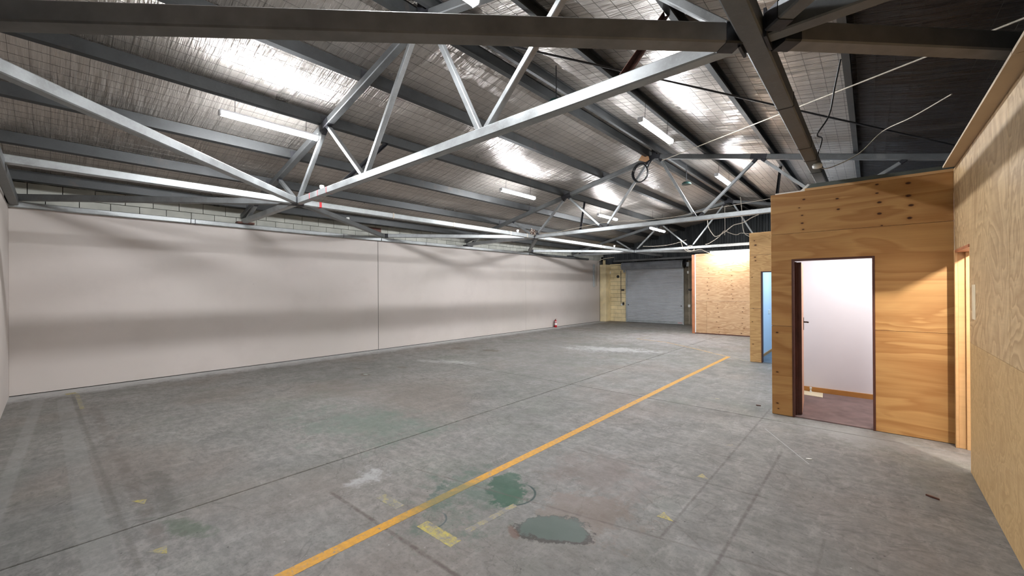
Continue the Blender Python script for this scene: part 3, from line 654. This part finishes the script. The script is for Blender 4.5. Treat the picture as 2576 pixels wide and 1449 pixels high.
struct(obj('wall_side_room', MB().box((XE-.06, Y0, 0), (XE-.01, YN, 2.9)).box((XS+.15, YN+.0, 0), (XE, YN+.02, 2.9)), 'white'), 'white wall seen as a sliver through the side doorway', 'wall')
# middle cabin
YM = 10.43
c2 = sempty('wall_mid_cabin', 'narrow plywood front of the middle cabin beside the blue-white doorway', 'wall')
ML = -1.83; MR = -1.0
sheet(rect(-2.05, .004, ML, 1.2-g), 'y', YM, YM+.017, 'ply_mid', c2)
sheet([(-2.05, 1.2+g), (ML, 1.2+g), (ML, 2.03), (MR, 2.03), (MR, 1.2+g), (.9, 1.2+g), (.9, 2.4-g), (-2.05, 2.4-g)], 'y', YM, YM+.017, 'ply_mid', c2)
sheet(rect(-2.05, 2.4+g, .9, 2.9), 'y', YM, YM+.017, 'ply_mid', c2)
sheet(rect(MR, .004, .9, 1.2-g), 'y', YM, YM+.017, 'ply_mid', c2)
obj('wall_frame', MB().box((-2.04, YM+.017, 0), (ML, YM+.1, 2.89)).box((MR, YM+.017, 0), (.9, YM+.1, 2.89)).box((ML, YM+.017, 2.03), (MR, YM+.1, 2.89)), 'bluewhite', c2)
obj('side_wall', MB().box((-2.05, YM+.1, 0), (-1.95, 15.5, 2.89)), 'bluewhite', c2)
obj('side_wall', MB().box((.85, YM+.1, 0), (.9, 15.5, 2.89)), 'bluewhite', c2)
obj('rear_wall', MB().box((-1.95, 14.2, 0), (.85, 14.3, 2.89)), 'bluewhite', c2)
obj('cabin_ceiling', MB().box((-2.04, YM+.1, 2.60), (.9, 14.3, 2.66)), 'bluewhite', c2)
obj('floor_covering', MB().box((-1.95, YM+.02, 0), (.85, 14.2, .01)), 'greycarpet', c2)
obj('skirting', MB().box((-1.95, YM+.1, .01), (-1.935, 14.2, .07)), 'skirt', c2)
tag(obj('light_switch', MB().box((-1.95, 12.0, 1.0), (-1.94, 12.25, 1.1)), 'whiteplastic', None, .003), 'white wall plate seen inside the blue-white doorway', 'switch')
d3 = sempty('door_3', 'dark framed doorway glowing blue-white between the cabins', 'door')
frame(ML, MR, 2.03, YM-.006, YM+.12, d3, .022)
# far cabin
YF = 15.6
c3 = sempty('wall_far_cabin', 'pale plywood cabin face lit by the tube on top, near the shutter', 'wall')
sheet(rect(-4.80, .035, -4.43-g, 1.2-g), 'y', YF, YF+.017, 'ply_far', c3)
sheet(rect(-4.43+g, .035, -2.03, 1.2-g), 'y', YF, YF+.017, 'ply_far', c3)
sheet(rect(-4.80, 1.2+g, -2.03, 2.9), 'y', YF, YF+.017, 'ply_far', c3)
obj('corner_post', MB().box((-4.93, YF-.02, 0), (-4.835, YF+.09, 2.88)), 'redtimber', c3, .003)
obj('white_bead', MB().box((-4.835, YF-.004, 0.03), (-4.80, YF+.02, 2.88)), 'whiteplastic', c3)
obj('bottom_plate', MB().box((-4.83, YF-.012, 0), (-2.03, YF+.05, .035)), 'timber', c3)
obj('wall_frame', MB().box((-4.83, YF+.017, .0), (-2.0, YF+.09, 2.89)), 'white', c3)
obj('side_wall', MB().box((-4.92, YF+.09, 0), (-4.84, Y1-.03, 2.88)), 'ply_far', c3)

# ------------------------------------------------------------------ roller shutter
rs = sempty('door_4', 'grey steel roller shutter with its drum at the far end', 'door')
sh = obj('shutter_curtain', MB().box((RL+.03, Y1-.035, .10), (RR-.03, Y1-.022, RT)), 'shutterdark', rs)
z = .12; first = None
while z < 2.56:
    pr = [(Y1-.036, z+.002), (Y1-.052, z+.014), (Y1-.056, z+.034), (Y1-.050, z+.052), (Y1-.036, z+.060)]
    if first is None:
        first = obj('slat', MB().prism(pr, 'x', RL+.03, RR-.03), 'shutter', sh); zf = z
    else:
        o = first.copy(); C.objects.link(o); o.parent = sh; o.location = (0, 0, z-zf)
    z += .0665
obj('bottom_rail', MB().box((RL+.03, Y1-.055, .01), (RR-.03, Y1-.025, .125)), 'guide', rs, .005)
obj('warning_label', MB().box((RR-.26, Y1-.058, .05), (RR-.05, Y1-.0555, .10)), 'label', rs)
obj('warning_label', MB().box((RR-.24, Y1-.0595, .078), (RR-.07, Y1-.058, .09)).box((RR-.24, Y1-.0595, .058), (RR-.07, Y1-.058, .066)), 'redtape', rs)
for x in (RL-.03, RR-.03): obj('guide_rail', MB().box((x, Y1-.10, 0), (x+.06, Y1-.022, 2.6)), 'guide', rs, .004)
for x in (RL+.06, RR-.12): obj('lock_tab', MB().box((x, Y1-.07, .83), (x+.05, Y1-.05, .87)), 'dark', rs)
dr = []; nn = 56
mb = MB(); prof = []
for k in range(nn):
    a = 2*math.pi*k/nn; r = .175 + (.008 if k % 2 else 0); prof.append((Y1-.21 + r*math.cos(a), 2.74 + r*math.sin(a)))
mb.prism(prof, 'x', RL-.12, RR+.03)
obj('drum', mb, 'shutterdark', rs)
for x, w_ in ((RL-.15, .03), (RR+.03, .03)): obj('drum_cheek', MB().lathe((x, Y1-.21, 2.74), [(.17, 0), (.185, .004), (.185, w_-.004), (.17, w_)], 24, 'x'), 'guide', rs)
obj('drum_wheel', MB().lathe((RR+.06, Y1-.21, 2.74), [(.16, 0), (.19, .01), (.19, .05), (.06, .06), (.06, .12)], 24, 'x'), 'black', rs)
for x, s in ((RL-.20, 1), (RR+.17, -1)):
    obj('bracket', MB().prism([(Y1-.02, 2.92), (Y1-.30, 2.82), (Y1-.30, 2.74), (Y1-.02, 2.55)], 'x', x, x+.02*s), 'dark', rs)
obj('drum_lug', MB().box((RL-.09, Y1-.24, 2.44), (RL-.04, Y1-.12, 2.58)), 'guide', rs)
# services by the shutter
t = thing('conduit', 'thin dark conduit with switch boxes left of the shutter', 'conduit', (-9.37, Y1-.03, 1.5))
obj('pipe', MB().tube([(-9.37, Y1-.04, 2.52), (-9.375, Y1-.04, 1.6), (-9.37, Y1-.04, .78)], .011, 6), 'dark', t)
obj('switch_box', MB().box((-9.36, Y1-.08, .80), (-9.27, Y1-.022, .90)), 'whiteplastic', t, .004)
obj('switch_box', MB().box((-9.28, Y1-.09, .84), (-9.20, Y1-.022, .97)), 'black', t, .004)
obj('switch_box', MB().box((-9.33, Y1-.08, 1.54), (-9.20, Y1-.022, 1.62)), 'dark', t, .004)
tag(obj('alarm_bell', MB().lathe((-9.53, Y1-.022, 2.25), [(.07, 0), (.075, -.02), (.06, -.045), (.02, -.06), (.001, -.061)], 22, 'y'), 'dark'), 'round dark bell on the cream blocks left of the shutter', 'bell')
tag(obj('wall_hook', MB().box((-9.98, Y1-.06, 2.40), (-9.94, Y1-.022, 2.52)).box((-9.97, Y1-.09, 2.40), (-9.95, Y1-.05, 2.43)), 'whiteplastic'), 'small pale fitting at the top of the cream block wall', 'fitting')
t = thing('conduit', 'pale conduit with a white box right of the shutter', 'conduit', (-6.1, Y1-.03, 1.5))
obj('pipe', MB().tube([(-6.09, Y1-.04, 2.9), (-6.09, Y1-.04, .05)], .014, 6), 'cable', t)
obj('switch_box', MB().box((-6.12, Y1-.09, .80), (-6.03, Y1-.022, .92)), 'whiteplastic', t, .005)
obj('switch_box', MB().box((-6.10, Y1-.09, 1.55), (-5.98, Y1-.022, 1.62)), 'dark', t, .005)
obj('motor_box', MB().box((-6.17, Y1-.16, 2.62), (-6.05, Y1-.022, 2.82)), 'guide', t, .01)
obj('motor_box', MB().box((-6.15, Y1-.12, 2.30), (-6.07, Y1-.022, 2.42)), 'whiteplastic', t, .01)
t = thing('cable_cover', 'grey metal channel with a bent conduit at the end of the long wall', 'conduit', (XW+.03, 17.75, 2.3))
obj('channel', MB().box((XW+.002, 17.72, 1.74), (XW+.06, 17.86, 2.86)), 'guide', t, .006)
obj('bent_pipe', MB().tube([(XW+.05, 18.05, 1.8), (XW+.05, 18.05, 2.75), (XW+.08, 18.05, 2.95), (XW+.2, 18.08, 3.07), (XW+.45, 18.1, 3.14), (XW+.95, 18.1, 3.17)], .016, 7), 'cable', t)
tag(obj('timber_stub', MB().box((XW+.10, Y1-.35, 2.86), (XW+.20, Y1-.25, 3.10)), 'blockcream'), 'short cream stub standing on the corner pilaster', 'post')
# ------------------------------------------------------------------ extinguisher
ex, ey = XW+.10, 14.38
t = thing('fire_extinguisher', 'small red fire extinguisher at the foot of the long taupe wall', 'fire extinguisher', (ex, ey, 0))
obj('cylinder', MB().lathe((ex, ey, .004), [(.055, 0), (.064, .008), (.065, .03), (.065, .25), (.058, .28), (.035, .303), (.022, .31)], 24), 'red', t)
obj('label', MB().lathe((ex, ey, .10), [(.0655, 0), (.0655, .11)], 24), 'label', t)
obj('neck_band', MB().lathe((ex, ey, .245), [(.0655, 0), (.0655, .022)], 24), 'whiteplastic', t)
obj('valve', MB().lathe((ex, ey, .31), [(.02, 0), (.02, .03), (.012, .035), (.012, .05)], 14), 'handle', t)
obj('lever', MB().sweep((ex-.01, ey, .352), (ex+.06, ey+.03, .375), [(-.01, -.003), (.01, -.003), (.01, .003), (-.01, .003)]), 'red', t)
obj('lever', MB().sweep((ex-.01, ey, .340), (ex+.055, ey+.03, .338), [(-.009, -.003), (.009, -.003), (.009, .003), (-.009, .003)]), 'red', t)
obj('hose', MB().tube([(ex, ey-.01, .33), (ex+.01, ey-.05, .325), (ex+.015, ey-.082, .27), (ex+.012, ey-.083, .15), (ex+.01, ey-.078, .06)], .010, 8), 'black', t)
# ------------------------------------------------------------------ hose coil, cables and small overhead items
t = thing('hose_coil', 'black hose coil hanging from the middle truss ridge', 'hose', (-4.08, 9.27, 4.43))
for k, (r, dy, dx) in enumerate(((.195, 0, 0), (.185, .02, .008), (.2, -.018, -.006))):
    obj('loop', MB().tube([(-4.08+dx+r*math.sin(a*.2618)*.95, 9.24+dy+.01*math.sin(a), 4.40+r*math.cos(a*.2618)*1.12) for a in range(25)], .013, 7, False), 'black', t)
obj('hose_tail', MB().tube([(-3.90, 9.25, 4.50), (-3.86, 9.25, 4.58), (-3.80, 9.26, 4.66), (-3.72, 9.28, 4.70)], .016, 7), 'black', t)
obj('hose_tail', MB().tube([(-4.25, 9.25, 4.52), (-4.12, 9.25, 4.64), (-3.95, 9.25, 4.62), (-3.82, 9.26, 4.66)], .014, 7), 'black', t)
tag(obj('cardboard_scrap', MB().prism([(-4.10, 4.70), (-3.93, 4.62), (-3.84, 4.66), (-3.86, 4.74), (-4.02, 4.80)], 'y', 9.20, 9.215), 'card'), 'scrap of brown cardboard stuck above the hose coil', 'scrap')
def cabl(lab, pts, r=.011, mt='cable', y=None, cat='cable'):
    P = [Vector(p) for p in pts]; out = []
    for i in range(len(P)-1):
        p0, p1, p2, p3 = P[max(i-1, 0)], P[i], P[i+1], P[min(i+2, len(P)-1)]
        for k in range(6):
            t_ = k/6
            out.append(.5*((2*p1)+(p2-p0)*t_+(2*p0-5*p1+4*p2-p3)*t_*t_+(3*p1-p0-3*p2+p3)*t_**3))
    out.append(P[-1])
    return tag(obj('loose_cable', MB().tube(out, r, 6), mt), lab, cat, 'loose cables hanging above the far cabins')
q = 14.0
cabl('thick pale cable drooping in a deep loop beside the cabin top', [(-3.93, q, 3.85), (-3.90, q, 3.62), (-3.80, q, 3.42), (-3.68, q, 3.30), (-3.45, q+.05, 3.42), (-3.22, q, 3.58), (-3.12, q, 3.62), (-2.9, q, 3.66), (-2.68, q, 3.78), (-2.5, q, 3.85)], .013)
cabl('pale cable falling straight down behind the cabin top', [(-2.98, q, 4.45), (-2.95, q, 4.1), (-2.94, q, 3.8), (-2.92, q, 3.5), (-2.86, q, 3.3), (-2.66, q, 3.18), (-2.5, q, 3.15)], .010)
cabl('thin brown cable wandering left to the farthest truss', [(-4.5, 15.86, 3.24), (-4.45, 15.6, 3.24), (-4.3, 15.1, 3.18), (-3.95, q+.3, 3.14), (-3.6, q, 3.28), (-3.45, q, 3.45), (-3.30, q, 3.38), (-3.1, q, 3.30), (-2.95, q, 3.34), (-2.6, q, 3.25)], .009, 'cable')
cabl('yellowish cable sagging across the farthest truss', [(-6.9, 15.85, 3.36), (-6.4, 15.8, 3.32), (-5.9, 15.8, 3.33), (-5.45, 15.8, 3.40), (-5.2, 15.85, 3.48)], .010)
cabl('knot of brown cable at the top corner of the pale cabin', [(-5.35, 15.7, 3.42), (-5.25, 15.6, 3.2), (-5.12, 15.6, 3.05), (-4.95, 15.55, 3.0), (-4.8, 15.5, 3.1), (-4.95, 15.5, 3.22), (-5.1, 15.5, 3.12), (-4.9, 15.5, 3.02), (-4.6, 15.5, 3.05), (-4.4, 15.52, 2.95), (-4.1, 15.54, 2.80)], .010)
cabl('white cable tip dangling by the pale cabin', [(-3.42, q, 4.25), (-3.42, q, 3.9), (-3.42, q, 3.5), (-3.43, q, 3.32)], .006)
cabl('long thin cable strung along the middle truss', [(-7.15, 9.25, 3.26), (-6.41, 9.22, 3.23), (-5.01, 9.2, 3.33), (-4.1, 9.2, 3.27), (-3.24, 9.2, 3.26), (-2.43, 9.2, 3.33), (-1.45, 9.2, 3.39)], .005)
cabl('dark cable hanging off the overhead beam to the white box', [(-.215, 5.30, 3.985), (-.27, 5.45, 3.78), (-.33, 5.62, 3.55), (-.42, 5.45, 3.32), (-.40, 5.70, 3.34), (-.43, 5.90, 3.30), (-.46, 5.90, 3.20)], .008, 'black')
cabl('thin pale string rising right over the dark roof', [(-.46, 6.24, 3.14), (-.36, 6.24, 3.12), (-.1, 6.6, 3.32), (.12, 6.9, 3.62), (.35, 6.2, 3.52), (.58, 5.6, 3.48)], .006)
tag(obj('junction_box', MB().lathe((ABX+.05, 5.93, HC-.09), [(.015, -.03), (.045, -.02), (.05, .01), (.035, .03)], 16), 'whiteplastic'), 'white round junction box on the overhead beam near the cabin', 'junction box')
t = thing('cable_tangle', 'small brown cable tangle on the tie beam at the middle truss', 'cable', (-7.3, 9.25, 3.3))
for k in range(4):
    pts = [(-7.32+.02*k+.10*math.sin(a*1.3+k)*math.cos(a*.4), 9.16+.05*math.sin(a+k), 3.29+.09*math.sin(a*.9+2*k)) for a in range(9)]
    obj('strand', MB().tube(pts, .007, 5), 'rust' if k % 2 else 'cable', t)
obj('clip', MB().rhs((-7.33, 9.18, 3.24), (-7.33, 9.18, 3.42), .02, .02, .003, up=(1, 0, 0)), 'cable', t)
for lab, x, y, z in (('dark teal dome hanging under the ridge purlin near the near truss', -3.12, 4.45, 4.14), ('small dark dome hanging beyond the middle truss', -3.35, 10.24, 4.2), ('dark green dome by the overhead node at the top right', -.33, 4.77, 4.02)):
    t = thing('cowl', lab, 'fitting', (x, y, z), 'dark domes hanging from the purlins')
    obj('dome', MB().lathe((x, y, z), [(.10, -.015), (.115, 0), (.10, .03), (.06, .055), (.015, .065)], 24), 'teal', t)
    obj('stem', MB().tube([(x, y, z+.06), (x, y, rz(x))], .008, 6), 'dark', t)
for lab, x, y, z in (('white cap on the near truss bottom chord by the red marks', -6.41, 2.8, HC+.05), ('white cap on the near joint beside the red tape', TIE, 2.98, HC+.05), ('white cap on the brace leading to the wall seam', -8.81, 4.42, HC+.048),
                     ('white cap on the tie beam just before the middle truss', TIE, 8.55, HC+.05), ('white cap on the tie beam just before the farthest truss', TIE, 14.2, HC+.05)):
    tag(obj('white_cap', MB().lathe((x, y, z), [(.024, 0), (.024, .03), (.034, .035), (.036, .07), (.030, .078)], 16), 'whiteplastic'), lab, 'cap', 'white caps on the roof steel')
t = bpy.data.objects['roof_truss']
for x in (-7.22, -6.72, -6.42, -6.12): obj('red_mark', MB().rhs((x, TR[0], HC), (x+.012, TR[0], HC), .1025, .1025), 'redtape', t)
tag(obj('hanging_tag', MB().box((XW-.052, 5.75, 3.28), (XW-.03, 6.15, 3.40)), 'rust'), 'small rusty plate above the vertical wall seam', 'plate')

# ------------------------------------------------------------------ painted marks on the floor
def strip(name, pts, wd, mat, label, z=.0012, group=None, cat='floor marking'):
    mb = MB(); P = [Vector((x, y, 0)) for x, y in pts]; L = []; R = []
    for i, p in enumerate(P):
        d = (P[min(i+1, len(P)-1)]-P[max(i-1, 0)]).normalized(); nn_ = Vector((-d.y, d.x, 0)); L.append(p+nn_*wd/2); R.append(p-nn_*wd/2)
    k = len(P); vs = [(v.x, v.y, z) for v in L+R] + [(v.x, v.y, .0001) for v in L+R]; fs = []
    for i in range(k-1):
        fs += [(i, i+1, k+i+1, k+i), (2*k+i, 3*k+i, 3*k+i+1, 2*k+i+1), (i, 2*k+i, 2*k+i+1, i+1), (k+i, k+i+1, 3*k+i+1, 3*k+i)]
    fs += [(0, k, 3*k, 2*k), (k-1, 3*k-1, 4*k-1, 2*k-1)]
    mb.add(vs, fs); return tag(obj(name, mb, mat), label, cat, group)
strip('floor_line', [(-2.60, .3), (-2.60, 2.0), (-2.60, 4.0), (-2.61, 7.4), (-2.59, 10.86)], .085, 'yellow', 'long solid yellow line running up the middle of the floor')
strip('floor_line', [(-2.60, 10.82), (-3.58, 11.65), (-4.70, 12.50), (-5.80, 12.80)], .075, 'yellow_thin', 'yellow line turning left from the end of the long yellow line', .0010)
strip('floor_line', [(-5.80, 12.80), (-5.75, 13.8)], .07, 'yellow_ghost', 'faint yellow tail at the far end pointing to the shutter', .0014)
strip('floor_line', [(-2.52, 10.78), (-2.11, 10.43)], .045, 'yellow_ghost', 'faint yellow stub between the long line and the middle cabin', .0014)
strip('floor_line', [(-2.42, 1.755), (-2.06, 1.76)], .095, 'yellow_old', 'faded yellow dash below the green stain', .0008)
strip('floor_line', [(-3.0, 1.77), (-2.73, 1.775)], .08, 'yellow_ghost', 'worn yellow dash left of the long yellow line', .0008)
strip('floor_line', [(-2.11, 1.90), (-2.08, 2.38)], .05, 'yellow_ghost', 'worn yellow dash leading to the green circle', .0008)
strip('floor_line', [(-9.93, .20), (-9.80, .22)], .12, 'yellow_old', 'short top of the faded yellow corner mark at far left', .0008)
strip('floor_line', [(-9.82, .27), (-8.45, .29)], .05, 'yellow_ghost', 'stem of the faded yellow corner mark at far left', .0010)
def tri(pts, label, mat='yellow_old'):
    tag(obj('floor_triangle', MB().prism(pts, 'z', .0001, .0011), mat), label, 'floor marking', 'yellow triangles painted on the floor')
tri([(-4.44, .42), (-4.30, .48), (-4.39, .505)], 'yellow triangle at left, above the big crack')
tri([(-3.50, .40), (-3.49, .50), (-3.38, .485)], 'largest yellow triangle, at the lower left')
tri([(-1.17, 3.79), (-1.15, 3.88), (-1.08, 3.81)], 'yellow triangle halfway between the stains and the doorway')
tri([(-1.19, 2.94), (-1.17, 3.03), (-1.07, 2.95)], 'yellow triangle right of the worn oval patch')
tri([(-1.18, 4.74), (-1.12, 4.82), (-1.08, 4.76)], 'faint yellow triangle nearer the open doorway', 'yellow_ghost')
tri([(-1.82, 6.60), (-1.74, 6.70), (-1.70, 6.62)], 'tiny yellow triangle left of the near cabin', 'yellow_ghost')
# bits lying on the floor
for nm, lab, x, y, a, b, c, mt, r in (('paper_scrap', 'tiny white scrap in front of the open doorway', -.46, 4.88, .05, .022, .006, 'whiteplastic', 20),
                                   ('wood_chip', 'small dark wood chip on the floor by the side partition', .36, 4.62, .085, .02, .012, 'timber', -30),
                                   ('wood_chip', 'dark wood chip on the floor left of the near cabin', -1.20, 6.62, .06, .025, .012, 'timber', 0)):
    mb = MB().prism([(-a/2, -b*.3), (-a*.1, -b/2), (a/2, -b*.2), (a*.42, b*.4), (-a*.2, b/2), (-a*.48, b*.25)], 'z', .0005, c)
    o = obj(nm, mb, mt); o.location = (x, y, 0); o.rotation_euler = (0, 0, math.radians(r)); tag(o, lab, 'debris')
